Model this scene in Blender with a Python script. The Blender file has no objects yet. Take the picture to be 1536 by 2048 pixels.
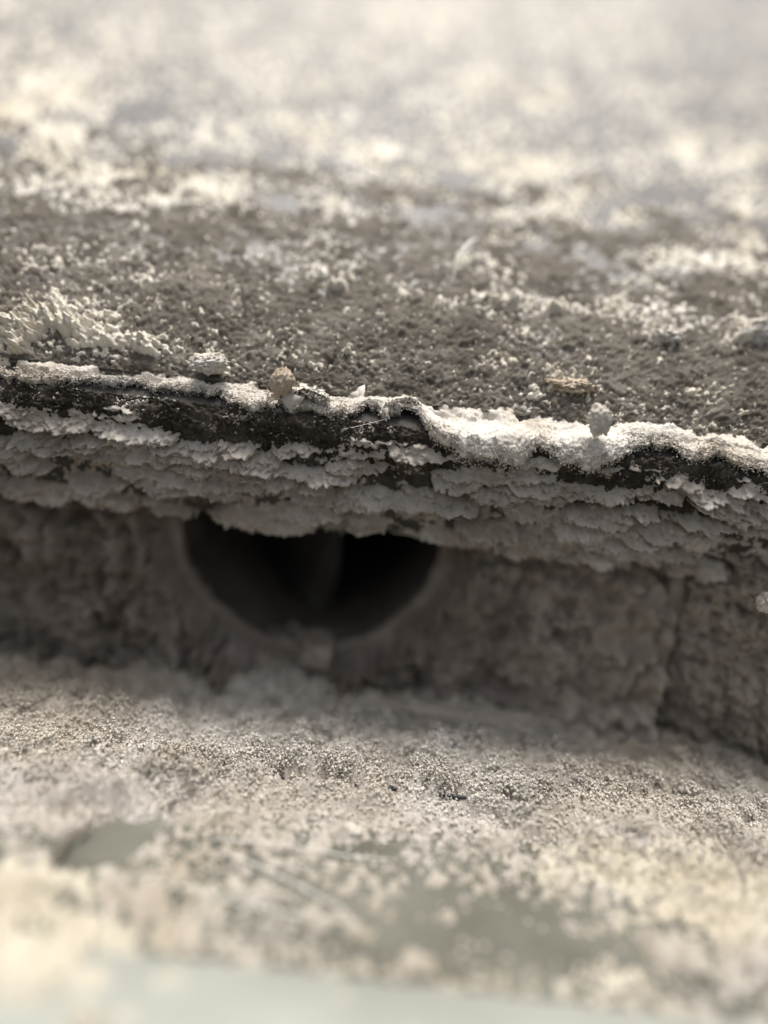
import bpy, math, random
import numpy as np
from mathutils import Matrix, Vector

sc = bpy.context.scene
sc.unit_settings.system = 'METRIC'
sc.unit_settings.scale_length = 0.01          # one unit is one centimetre
R = math.radians
random.seed(7)
RNG = np.random.default_rng(11)

# ------------------------------------------------------------------ camera
PITCH, ROLL = R(14.0), R(6.5)
CAM_Z = 2.9
cam_d = bpy.data.cameras.new("camera")
cam = bpy.data.objects.new("camera", cam_d)
sc.collection.objects.link(cam)
cam_d.sensor_fit = 'VERTICAL'
cam_d.sensor_height = 36.0
cam_d.lens = 18.0 / 0.74
cam_d.clip_start = 0.05
cam_d.clip_end = 3000
cam_d.dof.use_dof = True
cam_d.dof.focus_distance = 4.0
cam_d.dof.aperture_fstop = 0.086
cam_d.dof.aperture_blades = 0
FW = np.array([0, math.cos(PITCH), -math.sin(PITCH)])
UP0 = np.array([0, math.sin(PITCH), math.cos(PITCH)])
RT0 = np.array([1.0, 0, 0])
CR = RT0 * math.cos(ROLL) + UP0 * math.sin(ROLL)
CU = -RT0 * math.sin(ROLL) + UP0 * math.cos(ROLL)
CO = np.array([0, 0, CAM_Z])
cam.matrix_world = Matrix(((CR[0], CU[0], -FW[0], 0), (CR[1], CU[1], -FW[1], 0),
                           (CR[2], CU[2], -FW[2], CAM_Z), (0, 0, 0, 1)))
sc.camera = cam

# ------------------------------------------------------------------ light
SUN_EL, SUN_AZ = R(84.5), R(-12)                # azimuth from +Y towards +X
w = bpy.data.worlds.new("World")
sc.world = w
w.use_nodes = True
nt = w.node_tree
nt.nodes.clear()
sky = nt.nodes.new("ShaderNodeTexSky")
sky.sky_type = 'NISHITA'
sky.sun_disc = False
sky.sun_elevation = SUN_EL
sky.sun_rotation = SUN_AZ
sky.dust_density = 6.0
sky.ozone_density = 0.6
hs = nt.nodes.new("ShaderNodeHueSaturation")
hs.inputs['Saturation'].default_value = 0.32  # thin overcast
bg = nt.nodes.new("ShaderNodeBackground")
bg.inputs['Strength'].default_value = 0.14
wo = nt.nodes.new("ShaderNodeOutputWorld")
nt.links.new(sky.outputs[0], hs.inputs['Color'])
nt.links.new(hs.outputs[0], bg.inputs['Color'])
nt.links.new(bg.outputs[0], wo.inputs['Surface'])
sd = bpy.data.lights.new("sun", 'SUN')
sd.energy = 3.4
sd.angle = R(22)
sd.color = (1.0, 0.972, 0.93)
sun = bpy.data.objects.new("sun", sd)
sc.collection.objects.link(sun)
sdir = Vector((math.sin(SUN_AZ) * math.cos(SUN_EL), math.cos(SUN_AZ) * math.cos(SUN_EL), math.sin(SUN_EL)))
sun.rotation_euler = sdir.to_track_quat('Z', 'Y').to_euler()
sun.location = sdir * 60
sc.view_settings.view_transform = 'Standard'
sc.view_settings.look = 'None'
sc.view_settings.gamma = 1.0
sc.view_settings.exposure = 0.28

# ------------------------------------------------------------------ noise
def _h(ix, iy, iz, seed):
    with np.errstate(over='ignore'):
        h = (ix.astype(np.int64).astype(np.uint32) * np.uint32(374761393)
             + iy.astype(np.int64).astype(np.uint32) * np.uint32(668265263)
             + iz.astype(np.int64).astype(np.uint32) * np.uint32(2147483647 - 58)
             + np.uint32((seed * 2246822519) & 0xffffffff))
        h = (h ^ (h >> np.uint32(13))) * np.uint32(1274126177)
        h = (h ^ (h >> np.uint32(16))) * np.uint32(2654435761)
        h = h ^ (h >> np.uint32(15))
    return h.astype(np.float64) / 4294967295.0

def noise2(x, y, seed=0):
    x0, y0 = np.floor(x), np.floor(y)
    fx, fy = x - x0, y - y0
    z = np.zeros_like(x0)
    ux, uy = fx * fx * fx * (fx * (fx * 6 - 15) + 10), fy * fy * fy * (fy * (fy * 6 - 15) + 10)
    def g(dx, dy):
        a = _h(x0 + dx, y0 + dy, z, seed) * 2 * np.pi
        return np.cos(a) * (fx - dx) + np.sin(a) * (fy - dy)
    a = g(0, 0) * (1 - ux) + g(1, 0) * ux
    b = g(0, 1) * (1 - ux) + g(1, 1) * ux
    return (a * (1 - uy) + b * uy) * 1.4

def fbm(x, y, octaves=4, seed=0, gain=0.5):
    s, a, f = 0, 1.0, 1.0
    for i in range(octaves):
        s = s + a * noise2(x * f + 17.3 * i, y * f - 9.1 * i, seed + i * 31)
        a *= gain
        f *= 2.03
    return s

def worley(x, y, seed=0):
    """distance to the nearest jittered point (in cells) and that cell's random number"""
    x0, y0 = np.floor(x), np.floor(y)
    z = np.zeros_like(x0)
    best = np.full(x.shape, 9.0)
    rid = np.zeros(x.shape)
    for dx in (-1, 0, 1):
        for dy in (-1, 0, 1):
            cx, cy = x0 + dx, y0 + dy
            px = cx + 0.1 + 0.8 * _h(cx, cy, z, seed)
            py = cy + 0.1 + 0.8 * _h(cx, cy, z + 1, seed)
            d = np.hypot(x - px, y - py)
            m = d < best
            best = np.where(m, d, best)
            rid = np.where(m, _h(cx, cy, z + 2, seed), rid)
    return best, rid

def shingles(x, y, cw, ch, seed, rough=0.6):
    """scale-like flakes: each thickens downwards (+y) to a ragged lower edge; 0..1"""
    wx = x / cw + rough * (0.5 * noise2(x / ch * 0.9, y / ch * 0.9, seed + 5) + 0.22 * noise2(x / ch * 3.3, y / ch * 3.3, seed + 7))
    wy = y / ch + rough * (0.5 * noise2(x / ch * 0.9 + 40, y / ch * 0.9, seed + 6) + 0.22 * noise2(x / ch * 3.3, y / ch * 3.3 + 9, seed + 8) + 0.1 * noise2(x / ch * 9, y / ch * 9, seed + 9))
    x0, y0 = np.floor(wx), np.floor(wy)
    z = np.zeros_like(x0)
    top = np.zeros_like(wx)
    for dx in (-1, 0, 1):
        for dy in (-1, 0, 1):
            cx, cy = x0 + dx, y0 + dy
            px = cx + 0.15 + 0.7 * _h(cx, cy, z, seed)
            py = cy + 0.15 + 0.7 * _h(cx, cy, z + 1, seed)
            r = _h(cx, cy, z + 2, seed)
            sz = 0.48 + 0.46 * r
            q = np.hypot((wx - px), (wy - py)) / sz
            saw = np.clip(0.62 + 0.62 * (wy - py) / sz, 0.05, 1)
            top = np.maximum(top, (1 - sstep(0.86, 1.0, q)) * saw * (0.45 + 0.55 * _h(cx, cy, z + 3, seed)) * (_h(cx, cy, z + 4, seed) < 0.60))
    return top

def lumps(x, y, cell, seed, rough=0.35):
    """rounded lumps of unequal height, 0..1"""
    wx = x + noise2(x / cell * 1.7, y / cell * 1.7, seed + 5) * cell * rough
    wy = y + noise2(x / cell * 1.7 + 40, y / cell * 1.7, seed + 6) * cell * rough
    d, r = worley(wx / cell, wy / cell, seed)
    return np.clip(1 - (d / 0.78) ** 2, 0, 1) * (0.35 + 0.65 * r)

def grain_layer(x, y, cell, seed, cov, rough=0.5):
    """separate rounded grains: a cell carries one only with probability cov"""
    wx = x + noise2(x / cell * 1.6, y / cell * 1.6, seed + 5) * cell * rough
    wy = y + noise2(x / cell * 1.6 + 40, y / cell * 1.6, seed + 6) * cell * rough
    d, r = worley(wx / cell, wy / cell, seed)
    size = 0.42 + 0.36 * ((r * 37.7) % 1.0)
    return np.sqrt(np.clip(1 - (d / size) ** 2, 0, 1)) * size * (r < cov)

def noise3(p, seed=0):
    x, y, z = p[..., 0], p[..., 1], p[..., 2]
    x0, y0, z0 = np.floor(x), np.floor(y), np.floor(z)
    fx, fy, fz = x - x0, y - y0, z - z0
    s = lambda f: f * f * (3 - 2 * f)
    ux, uy, uz = s(fx), s(fy), s(fz)
    r = 0
    for dx in (0, 1):
        for dy in (0, 1):
            for dz in (0, 1):
                r = r + _h(x0 + dx, y0 + dy, z0 + dz, seed) * (ux if dx else 1 - ux) * (uy if dy else 1 - uy) * (uz if dz else 1 - uz)
    return r * 2 - 1

def fbm3(p, octaves=4, seed=0, gain=0.55):
    s, a, f = 0, 1.0, 1.0
    for i in range(octaves):
        s = s + a * noise3(p * f + 7.7 * i, seed + 13 * i)
        a *= gain
        f *= 2.1
    return s

def sstep(a, b, x):
    t = np.clip((x - a) / (b - a), 0, 1)
    return t * t * (3 - 2 * t)

# ------------------------------------------------------------------ mapping
def ray(px, py):
    X, Y = (px - 768) / 1384.0, -(py - 1024) / 1384.0
    return FW + X * CR + Y * CU

def at(px, py, d):                            # world point d cm along the view axis
    return CO + ray(px, py) * d

def project(P):
    Q = P - CO
    d = np.maximum(Q @ FW, 0.05)
    return 768 + 1384 * (Q @ CR) / d, 1024 - 1384 * (Q @ CU) / d, d

def du(d, up, x=0.0):                         # (distance, height) in the upright view plane -> world
    return CO + RT0 * x + FW * d + UP0 * up

def blobs(px, py, lst):
    """largest of soft ellipses (cx, cy, rx, ry, strength)"""
    m = np.zeros(px.shape)
    for cx, cy, rx, ry, s in lst:
        q = ((px - cx) / rx) ** 2 + ((py - cy) / ry) ** 2
        m = np.maximum(m, s * np.exp(-q * 0.8))
    return m

# ------------------------------------------------------------------ mesh helpers
COL = sc.collection
def link(name, me, mat, parent=None, smooth=True):
    o = bpy.data.objects.new(name, me)
    COL.objects.link(o)
    if mat and not me.materials:
        me.materials.append(mat)
    if smooth:
        me.polygons.foreach_set('use_smooth', np.ones(len(me.polygons), dtype=bool))
    if parent:
        o.parent = parent
    return o

def mesh_np(name, V, F):
    V = np.asarray(V, dtype=np.float32)
    F = np.asarray(F, dtype=np.int32)
    k = F.shape[1]
    me = bpy.data.meshes.new(name)
    me.vertices.add(len(V))
    me.vertices.foreach_set('co', V.ravel())
    me.loops.add(F.size)
    me.loops.foreach_set('vertex_index', F.ravel())
    me.polygons.add(len(F))
    me.polygons.foreach_set('loop_start', np.arange(0, F.size, k, dtype=np.int32))
    me.update(calc_edges=True)
    me.validate()
    return me

def grid_faces(nv, nu, wrap=False, off=0):
    i = np.arange(nv * nu).reshape(nv, nu) + off
    if wrap:
        i = np.concatenate([i, i[:, :1]], 1)
    return np.stack([i[:-1, :-1], i[:-1, 1:], i[1:, 1:], i[1:, :-1]], -1).reshape(-1, 4)

def grid_mesh(name, P, wrap=False, flip=False):
    nv, nu, _ = P.shape
    F = grid_faces(nv, nu, wrap)
    if flip:
        F = F[:, ::-1]
    return mesh_np(name, P.reshape(-1, 3), F)

def normals(P):
    a = np.gradient(P, axis=1)
    b = np.gradient(P, axis=0)
    n = np.cross(a, b)
    return n / np.maximum(np.linalg.norm(n, axis=-1, keepdims=True), 1e-9)

def tag(o, label=None, cat=None, group=None, kind=None):
    if label: o['label'] = label
    if cat: o['category'] = cat
    if group: o['group'] = group
    if kind: o['kind'] = kind
    return o

def empty(name, loc, label, cat, group=None):
    o = bpy.data.objects.new(name, None)
    COL.objects.link(o)
    o.location = loc
    o.empty_display_size = 0.1
    return tag(o, label, cat, group)

def adopt(o, root):                            # child meshes are written in world coordinates
    o.parent = root
    o.matrix_parent_inverse = Matrix.Translation(root.location).inverted()
    return o

def extrude_profile(name, prof, x0, x1, n=40, mat=None, thick=None):
    prof = np.array(prof)
    xs = np.linspace(x0, x1, n)
    P = np.zeros((len(prof), n, 3))
    P[..., 0] = xs[None, :]
    P[..., 1] = prof[:, None, 1]
    P[..., 2] = prof[:, None, 2]
    return grid_mesh(name, P)

# grains: low-poly crystals joined in one mesh
OCT_V = np.array([[1, 0, 0], [-1, 0, 0], [0, 1, 0], [0, -1, 0], [0, 0, 1], [0, 0, -1]], float)
OCT_F = np.array([[0, 2, 4], [2, 1, 4], [1, 3, 4], [3, 0, 4], [2, 0, 5], [1, 2, 5], [3, 1, 5], [0, 3, 5]])
def grains(name, C, size, rng, stretch=0.5):
    n = len(C)
    V = OCT_V[None] * (1 + stretch * (rng.random((n, 6, 1)) - 0.5) * 2)
    V = V + (rng.random((n, 6, 3)) - 0.5) * 0.5
    q = rng.normal(size=(n, 4))
    q /= np.linalg.norm(q, axis=1, keepdims=True)
    a, b, c, d = q.T
    M = np.stack([np.stack([1 - 2 * (c * c + d * d), 2 * (b * c - a * d), 2 * (b * d + a * c)], -1),
                  np.stack([2 * (b * c + a * d), 1 - 2 * (b * b + d * d), 2 * (c * d - a * b)], -1),
                  np.stack([2 * (b * d - a * c), 2 * (c * d + a * b), 1 - 2 * (b * b + c * c)], -1)], 1)
    V = np.einsum('nij,nkj->nki', M, V) * size[:, None, None] + C[:, None, :]
    F = OCT_F[None] + (np.arange(n) * 6)[:, None, None]
    return mesh_np(name, V.reshape(-1, 3), F.reshape(-1, 3))

def tube(name, pts, radii, sides=6):
    pts = np.asarray(pts, float)
    n = len(pts)
    T = np.gradient(pts, axis=0)
    T /= np.maximum(np.linalg.norm(T, axis=1, keepdims=True), 1e-9)
    ref = np.array([0.13, 0.2, 0.97])
    A = np.cross(T, ref); A /= np.linalg.norm(A, axis=1, keepdims=True)
    B = np.cross(T, A)
    th = np.linspace(0, 2 * np.pi, sides, endpoint=False)
    r = np.broadcast_to(np.asarray(radii, float), (n,))
    P = pts[:, None] + (A[:, None] * np.cos(th)[None, :, None] + B[:, None] * np.sin(th)[None, :, None]) * r[:, None, None]
    return grid_mesh(name, P, wrap=True)

def bez(pts, n=40):                            # smooth curve through points
    pts = np.asarray(pts, float)
    t = np.linspace(0, len(pts) - 1, n)
    out = []
    for u in t:
        i = min(int(u), len(pts) - 2); f = u - i
        p0, p1, p2, p3 = pts[max(i - 1, 0)], pts[i], pts[i + 1], pts[min(i + 2, len(pts) - 1)]
        out.append(0.5 * (2 * p1 + (p2 - p0) * f + (2 * p0 - 5 * p1 + 4 * p2 - p3) * f * f + (3 * p1 - p0 - 3 * p2 + p3) * f ** 3))
    return np.array(out)

# ------------------------------------------------------------------ materials
def new_mat(name):
    m = bpy.data.materials.new(name)
    m.use_nodes = True
    n = m.node_tree
    return m, n, n.nodes['Principled BSDF']

def tex_noise(n, co, scale, detail=4, rough=0.6):
    t = n.nodes.new('ShaderNodeTexNoise')
    t.inputs['Scale'].default_value = scale
    t.inputs['Detail'].default_value = detail
    t.inputs['Roughness'].default_value = rough
    n.links.new(co, t.inputs['Vector'])
    return t

def ramp(n, src, stops):
    r = n.nodes.new('ShaderNodeValToRGB')
    e = r.color_ramp.elements
    while len(e) < len(stops):
        e.new(0.5)
    for k, (p, c) in enumerate(stops):
        e[k].position = p
        e[k].color = (*c, 1)
    n.links.new(src, r.inputs[0])
    return r

def mixc(n, fac, a, b, mode='MIX'):
    m = n.nodes.new('ShaderNodeMix')
    m.data_type = 'RGBA'
    m.blend_type = mode
    if hasattr(fac, 'links'): n.links.new(fac, m.inputs[0])
    else: m.inputs[0].default_value = fac
    for s, v in ((6, a), (7, b)):
        if hasattr(v, 'links'): n.links.new(v, m.inputs[s])
        else: m.inputs[s].default_value = (*v, 1)
    return m.outputs[2]

def dust_mat(name, lo, mid, hi, scale=1.6, fine=45, bump=0.35, bdist=0.02, fleck=(0.30, 0.25, 0.19), fleck_amt=0.25, tan=0.0):
    m, n, b = new_mat(name)
    co = n.nodes.new('ShaderNodeTexCoord').outputs['Object']
    big = tex_noise(n, co, scale, 5, 0.6)
    col = ramp(n, big.outputs['Fac'], [(0.30, lo), (0.5, mid), (0.68, hi)]).outputs[0]
    if tan:
        lo_n = tex_noise(n, co, 0.55, 3, 0.5)
        tm = n.nodes.new('ShaderNodeMapRange')
        tm.inputs['From Min'].default_value = 0.46
        tm.inputs['From Max'].default_value = 0.62
        tm.inputs['To Max'].default_value = tan
        n.links.new(lo_n.outputs['Fac'], tm.inputs['Value'])
        col = mixc(n, tm.outputs[0], col, (0.50, 0.405, 0.27))
    f1 = tex_noise(n, co, fine, 3, 0.7)
    fm = n.nodes.new('ShaderNodeMapRange')
    fm.inputs['From Min'].default_value = 0.56
    fm.inputs['From Max'].default_value = 0.72
    fm.inputs['To Max'].default_value = fleck_amt
    n.links.new(f1.outputs['Fac'], fm.inputs['Value'])
    col = mixc(n, fm.outputs[0], col, fleck)
    n.links.new(col, b.inputs['Base Color'])
    b.inputs['Roughness'].default_value = 1.0
    b.inputs['Specular IOR Level'].default_value = 0.1
    f2 = tex_noise(n, co, fine * 1.6, 4, 0.75)
    bp = n.nodes.new('ShaderNodeBump')
    bp.inputs['Strength'].default_value = bump
    bp.inputs['Distance'].default_value = bdist
    n.links.new(f2.outputs['Fac'], bp.inputs['Height'])
    n.links.new(bp.outputs[0], b.inputs['Normal'])
    return m

M_dust = dust_mat("pale_dust", (0.44, 0.39, 0.325), (0.54, 0.495, 0.435), (0.63, 0.592, 0.54), tan=0.35, bump=0.8, bdist=0.03, fine=38)
M_puff = dust_mat("light_dust_puffs", (0.48, 0.43, 0.36), (0.58, 0.54, 0.48), (0.68, 0.645, 0.59), scale=2.2, tan=0.35)
M_cream = dust_mat("foreground_cream_dust", (0.38, 0.33, 0.245), (0.46, 0.415, 0.33), (0.55, 0.51, 0.425), scale=1.4)
M_lipgrime_shade = dust_mat("shade_lip_grime", (0.028, 0.024, 0.019), (0.06, 0.051, 0.041), (0.13, 0.113, 0.092), scale=5, fine=60, bump=0.7)  # rough grime, its tone painted dark as the shadow under the crust
M_grime = dust_mat("grey_brown_grime", (0.085, 0.074, 0.060), (0.15, 0.133, 0.11), (0.22, 0.198, 0.165), scale=4, fine=50, bump=0.6)
M_bank = dust_mat("lit_bank_dust", (0.19, 0.16, 0.13), (0.28, 0.243, 0.203), (0.38, 0.338, 0.29), scale=2.2, fine=24)  # lighter copy of the wall dust; light on the right bank painted in
M_crust = dust_mat("white_dust_crust", (0.45, 0.39, 0.315), (0.54, 0.497, 0.435), (0.62, 0.587, 0.54), scale=2.2)
M_yellow = dust_mat("cream_dust", (0.54, 0.485, 0.385), (0.66, 0.61, 0.515), (0.75, 0.71, 0.63), scale=1.3)
M_tan = dust_mat("tan_dust", (0.34, 0.27, 0.19), (0.44, 0.36, 0.27), (0.52, 0.45, 0.36), scale=5)
M_grey = dust_mat("shade_grey_dust", (0.29, 0.25, 0.21), (0.40, 0.36, 0.315), (0.50, 0.46, 0.415), scale=2.5, fine=30)  # dust colour lowered to carry some of the undercut's shade
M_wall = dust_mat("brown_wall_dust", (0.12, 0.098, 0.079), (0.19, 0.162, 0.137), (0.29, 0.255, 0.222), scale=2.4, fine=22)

def metal_mat(name, c1, c2, rough, scale=1.5, grain=(1, 1, 1), bump=0.1, fine=60, spec=0.5):
    m, n, b = new_mat(name)
    b.inputs['Specular IOR Level'].default_value = spec
    tc = n.nodes.new('ShaderNodeTexCoord').outputs['Object']
    mp = n.nodes.new('ShaderNodeMapping')
    mp.inputs['Scale'].default_value = grain
    n.links.new(tc, mp.inputs['Vector'])
    co = mp.outputs[0]
    big = tex_noise(n, co, scale, 6, 0.62)
    col = ramp(n, big.outputs['Fac'], [(0.32, c1), (0.68, c2)]).outputs[0]
    n.links.new(col, b.inputs['Base Color'])
    r = n.nodes.new('ShaderNodeMapRange')
    r.inputs['To Min'].default_value = rough - 0.1
    r.inputs['To Max'].default_value = rough + 0.12
    n.links.new(big.outputs['Fac'], r.inputs['Value'])
    n.links.new(r.outputs[0], b.inputs['Roughness'])
    f = tex_noise(n, co, fine, 4, 0.7)
    bp = n.nodes.new('ShaderNodeBump')
    bp.inputs['Strength'].default_value = bump
    bp.inputs['Distance'].default_value = 0.02
    n.links.new(f.outputs['Fac'], bp.inputs['Height'])
    n.links.new(bp.outputs[0], b.inputs['Normal'])
    return m

M_panel = metal_mat("weathered_grey_panel", (0.036, 0.031, 0.025), (0.082, 0.072, 0.059), 0.48, spec=0.65, scale=1.6, bump=0.25, fine=40)
M_plate = metal_mat("grey_green_plate", (0.075, 0.073, 0.057), (0.15, 0.146, 0.12), 0.6, spec=0.18, scale=1.8, bump=0.1)
M_trim = metal_mat("pale_trim", (0.25, 0.256, 0.225), (0.36, 0.366, 0.33), 0.4, scale=0.9, bump=0.02)
M_lip = metal_mat("shade_darkened_metal", (0.022, 0.019, 0.016), (0.06, 0.052, 0.044), 0.75, scale=3.0, bump=0.5, fine=35)  # near-black colour paints the shade seen between the undercut flakes
M_bare = metal_mat("dirty_inner_metal", (0.10, 0.085, 0.068), (0.20, 0.17, 0.14), 0.7, scale=2.0, bump=0.4, fine=20)
M_seal = metal_mat("black_rubber", (0.012, 0.014, 0.018), (0.03, 0.032, 0.038), 0.5, scale=6)
M_thread = metal_mat("pale_thread", (0.62, 0.60, 0.55), (0.75, 0.73, 0.68), 0.7, scale=6)
M_twig = metal_mat("brown_husk", (0.05, 0.035, 0.025), (0.10, 0.075, 0.055), 0.7, scale=6)

# ================================================================== UPPER PANEL
SEAM = du(4.12, 0.655)                        # foot of the sheet: steep at the lip, easing off behind
_l = np.concatenate([np.arange(0, 4, 0.01), np.arange(4, 40, 0.1)])
def slope(L):
    return np.radians(29.0 + 36.0 * np.exp(-np.maximum(L, 0) / 0.85))
_sl = slope(_l)
_dl = np.diff(_l, prepend=0)
_cy, _cz = np.cumsum(np.cos(_sl) * _dl), np.cumsum(np.sin(_sl) * _dl)
def sheet_pt(L, X):
    L, X = np.broadcast_arrays(np.asarray(L, float), np.asarray(X, float))
    ex = np.minimum(L, 0)
    y = SEAM[1] + np.interp(L, _l, _cy) + ex * math.cos(_sl[0])
    z = SEAM[2] + np.interp(L, _l, _cz) + ex * math.sin(_sl[0])
    return np.stack([X, y, z], -1)
def sheet_n(L):
    a = slope(np.asarray(L, float))
    return np.stack([np.zeros_like(a), -np.sin(a), np.cos(a)], -1)

panel = empty("upper_panel", tuple(SEAM), "weathered grey metal panel sloping up behind the white dusty lip", "panel")
Ls = np.concatenate([[-0.02], np.linspace(0, 3, 61), np.array([4, 7, 11, 16, 22, 30])])
xs = np.linspace(-1, 1, 40)
P = np.stack([sheet_pt(L, xs * (5 + max(L, 0) * 0.95)) for L in Ls])
o = link("metal_sheet", grid_mesh("metal_sheet", P), M_panel)
adopt(o, panel)

# nose and undercut face below the sheet, then the roof of the hollow
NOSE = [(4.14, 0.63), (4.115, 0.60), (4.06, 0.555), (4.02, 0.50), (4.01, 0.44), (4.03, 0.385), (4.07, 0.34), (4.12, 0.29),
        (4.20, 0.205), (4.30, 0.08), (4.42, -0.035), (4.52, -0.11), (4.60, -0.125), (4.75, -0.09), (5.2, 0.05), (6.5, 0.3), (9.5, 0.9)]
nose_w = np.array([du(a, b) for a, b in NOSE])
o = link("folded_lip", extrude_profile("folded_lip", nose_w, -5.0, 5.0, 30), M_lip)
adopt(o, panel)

def along(prof, s):                            # s: 0..1 by arc length
    prof = np.asarray(prof)
    seg = np.linalg.norm(np.diff(prof, axis=0), axis=1)
    c = np.concatenate([[0], np.cumsum(seg)]) / seg.sum()
    return np.stack([np.interp(s, c, prof[:, k]) for k in range(3)], -1)

# dust lying on the sloping sheet
SPOTS = [(120, 185, 70, 55, 1.0), (30, 225, 50, 45, .95), (105, 285, 60, 45, .9), (200, 360, 150, 28, .75), (400, 378, 120, 26, .85),
         (60, 385, 40, 22, .75), (300, 400, 200, 30, .6), (670, 420, 40, 14, .7), (755, 305, 80, 24, 1.0), (410, 272, 32, 20, .8),
         (630, 270, 60, 55, .55), (960, 158, 70, 44, .8), (1095, 188, 60, 44, .7), (1060, 335, 110, 26, .95), (955, 332, 32, 16, .9),
         (1150, 390, 70, 30, .6), (1370, 300, 45, 34, .95), (1470, 315, 70, 30, .75), (1260, 432, 30, 16, .65), (1110, 430, 50, 22, .55),
         (850, 30, 160, 70, .75), (960, 525, 55, 13, .9), (1370, 520, 60, 30, .75), (1490, 525, 60, 34, .75),  # first entry: pale dust painted in for the glare at top centre
         (1000, 600, 110, 14, .8), (1130, 622, 90, 14, .85), (1290, 640, 95, 38, .85), (1330, 678, 30, 20, 1.), (1500, 672, 45, 30, 1.0),
         (1230, 605, 40, 14, .8), (620, 555, 45, 16, .8), (675, 572, 30, 14, .9), (800, 590, 26, 16, .9), (880, 608, 20, 20, .9),
         (90, 645, 200, 46, 1.0), (50, 680, 110, 34, 1.0), (220, 675, 120, 32, 1.0), (310, 695, 80, 30, .95), (325, 615, 34, 26, .75),
         (415, 722, 45, 30, .8), (160, 590, 60, 14, .6), (120, 540, 40, 14, .6), (300, 565, 40, 12, .55), (1140, 770, 65, 34, .7),
         (1030, 728, 40, 20, .65), (950, 735, 40, 14, .6), (1380, 790, 40, 22, .65), (700, 690, 50, 20, .55), (240, 720, 60, 16, .5),
         (1500, 400, 60, 50, .5), (500, 120, 130, 60, .5), (250, 60, 120, 60, .6), (1180, 60, 110, 80, .6)]
nu, nv = 760, 330
tt = np.linspace(0, 1, nv)
L = 2.6 * tt * 0.92 + 20 * tt ** 4.5
U = np.linspace(-1, 1, nu)
X = U[None, :] * (3.0 + 0.72 * L)[:, None]
LL = np.repeat(L[:, None], nu, 1)
P = sheet_pt(LL, X)
px, py, dd = project(P)
wx, wy = fbm(X * 2.2, LL * 2.2, 3, 3) * 26, fbm(X * 2.2 + 9, LL * 2.2, 3, 4) * 14
m = blobs(px + wx, py + wy, SPOTS)
near = sstep(440, 720, py - (px - 768) * 0.10)           # speckled zone by the lip
top_glare = 1 - sstep(60, 330, py)  # extra pale dust at the far top stands in for glare
gen = 0.05 * near + 0.10 * sstep(1.2, 2.2, LL) + 0.04 + 0.13 * top_glare * (1 - sstep(1240, 1440, px)) + 0.16 * fbm(X * 0.9, LL * 0.9, 3, 8) + 0.16 * near * fbm(X * 2.1, LL * 3.0, 3, 9)
m = m * (1 - 0.30 * sstep(1.5, 4, LL))
cov = np.maximum(m, np.clip(gen, 0, 1))
far = sstep(1.5, 5, LL)
cl = np.clip(cov * 1.0 - 0.03 + 0.26 * fbm(X * 2.2, LL * 3.1, 4, 20), 0, 1)
drift = sstep(0.62, 1.0, m + 0.25 * fbm(X * 6, LL * 6, 3, 25))
rough = fbm(X * 26, LL * 26, 3, 24)
h = np.maximum.reduce([0.075 * grain_layer(X, LL, 0.115, 21, cl ** 2.4 * 0.5 * (1 - sstep(0.5, 1.6, LL)), 0.9), 0.042 * grain_layer(X, LL, 0.062, 22, cl ** 1.5 * 0.65 * (1 - 0.8 * far), 0.9),
                       0.026 * grain_layer(X, LL, 0.034, 23, 0.02 + cl * 0.7), 0.017 * grain_layer(X, LL, 0.023, 26, 0.07 * near + cl * 0.8), 0.011 * grain_layer(X, LL, 0.0155, 29, 0.6 * (1 - sstep(0.05, 0.4, LL)) + 0.08 * near)])
h = h * (1 + 0.6 * rough) + 0.014 * rough * (h > 0.004)
h = h + drift * (0.020 + 0.05 * np.clip(fbm(X * 6, LL * 6, 3, 28), -0.2, 1) + 0.05 * grain_layer(X, LL, 0.085, 27, 0.7, 0.9) + 0.034 * grain_layer(X, LL, 0.045, 35, 0.8, 0.9) + 0.010 * rough)
h = np.where(h > 0.002, h, -0.006) - 0.002
h *= (1 + far * 0.6)
h = np.where(LL < 0.04, h - 0.03 * (1 - LL / 0.04), h)
PP = P + h[..., None] * sheet_n(LL)
o = tag(link("dust_layer", grid_mesh("panel_dust", PP), M_yellow, None),
        "cream dust speckled thinly over the sloping grey upper panel", "dust", kind='stuff')

gu, gv = 660, 210
gl = np.linspace(0.0, 1, gv) ** 1.35 * 3.2
X = np.linspace(-1, 1, gu)[None, :] * (2.95 + 0.72 * gl)[:, None]
LL = np.repeat(gl[:, None], gu, 1)
dens = np.clip(0.84 - 0.29 * LL + 0.42 * fbm(X * 1.7, LL * 2.4, 4, 30), 0, 0.92)
h = np.maximum.reduce([0.040 * grain_layer(X, LL, 0.070, 31, dens * 0.45, 0.9), 0.026 * grain_layer(X, LL, 0.040, 32, dens * 0.8, 0.9), 0.017 * grain_layer(X, LL, 0.024, 33, dens, 0.8)])
h = h + 0.010 * dens * (fbm(X * 22, LL * 22, 4, 34, 0.65) + 0.5) - 0.003
h = np.where(dens > 0.06, h, -0.006)
o = tag(link("grime_crust", grid_mesh("grime_crust", sheet_pt(LL, X) + h[..., None] * sheet_n(LL)), M_grime),
        "grey brown rough grime bonded to the panel just above the lip", "grime", kind='stuff')

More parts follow.
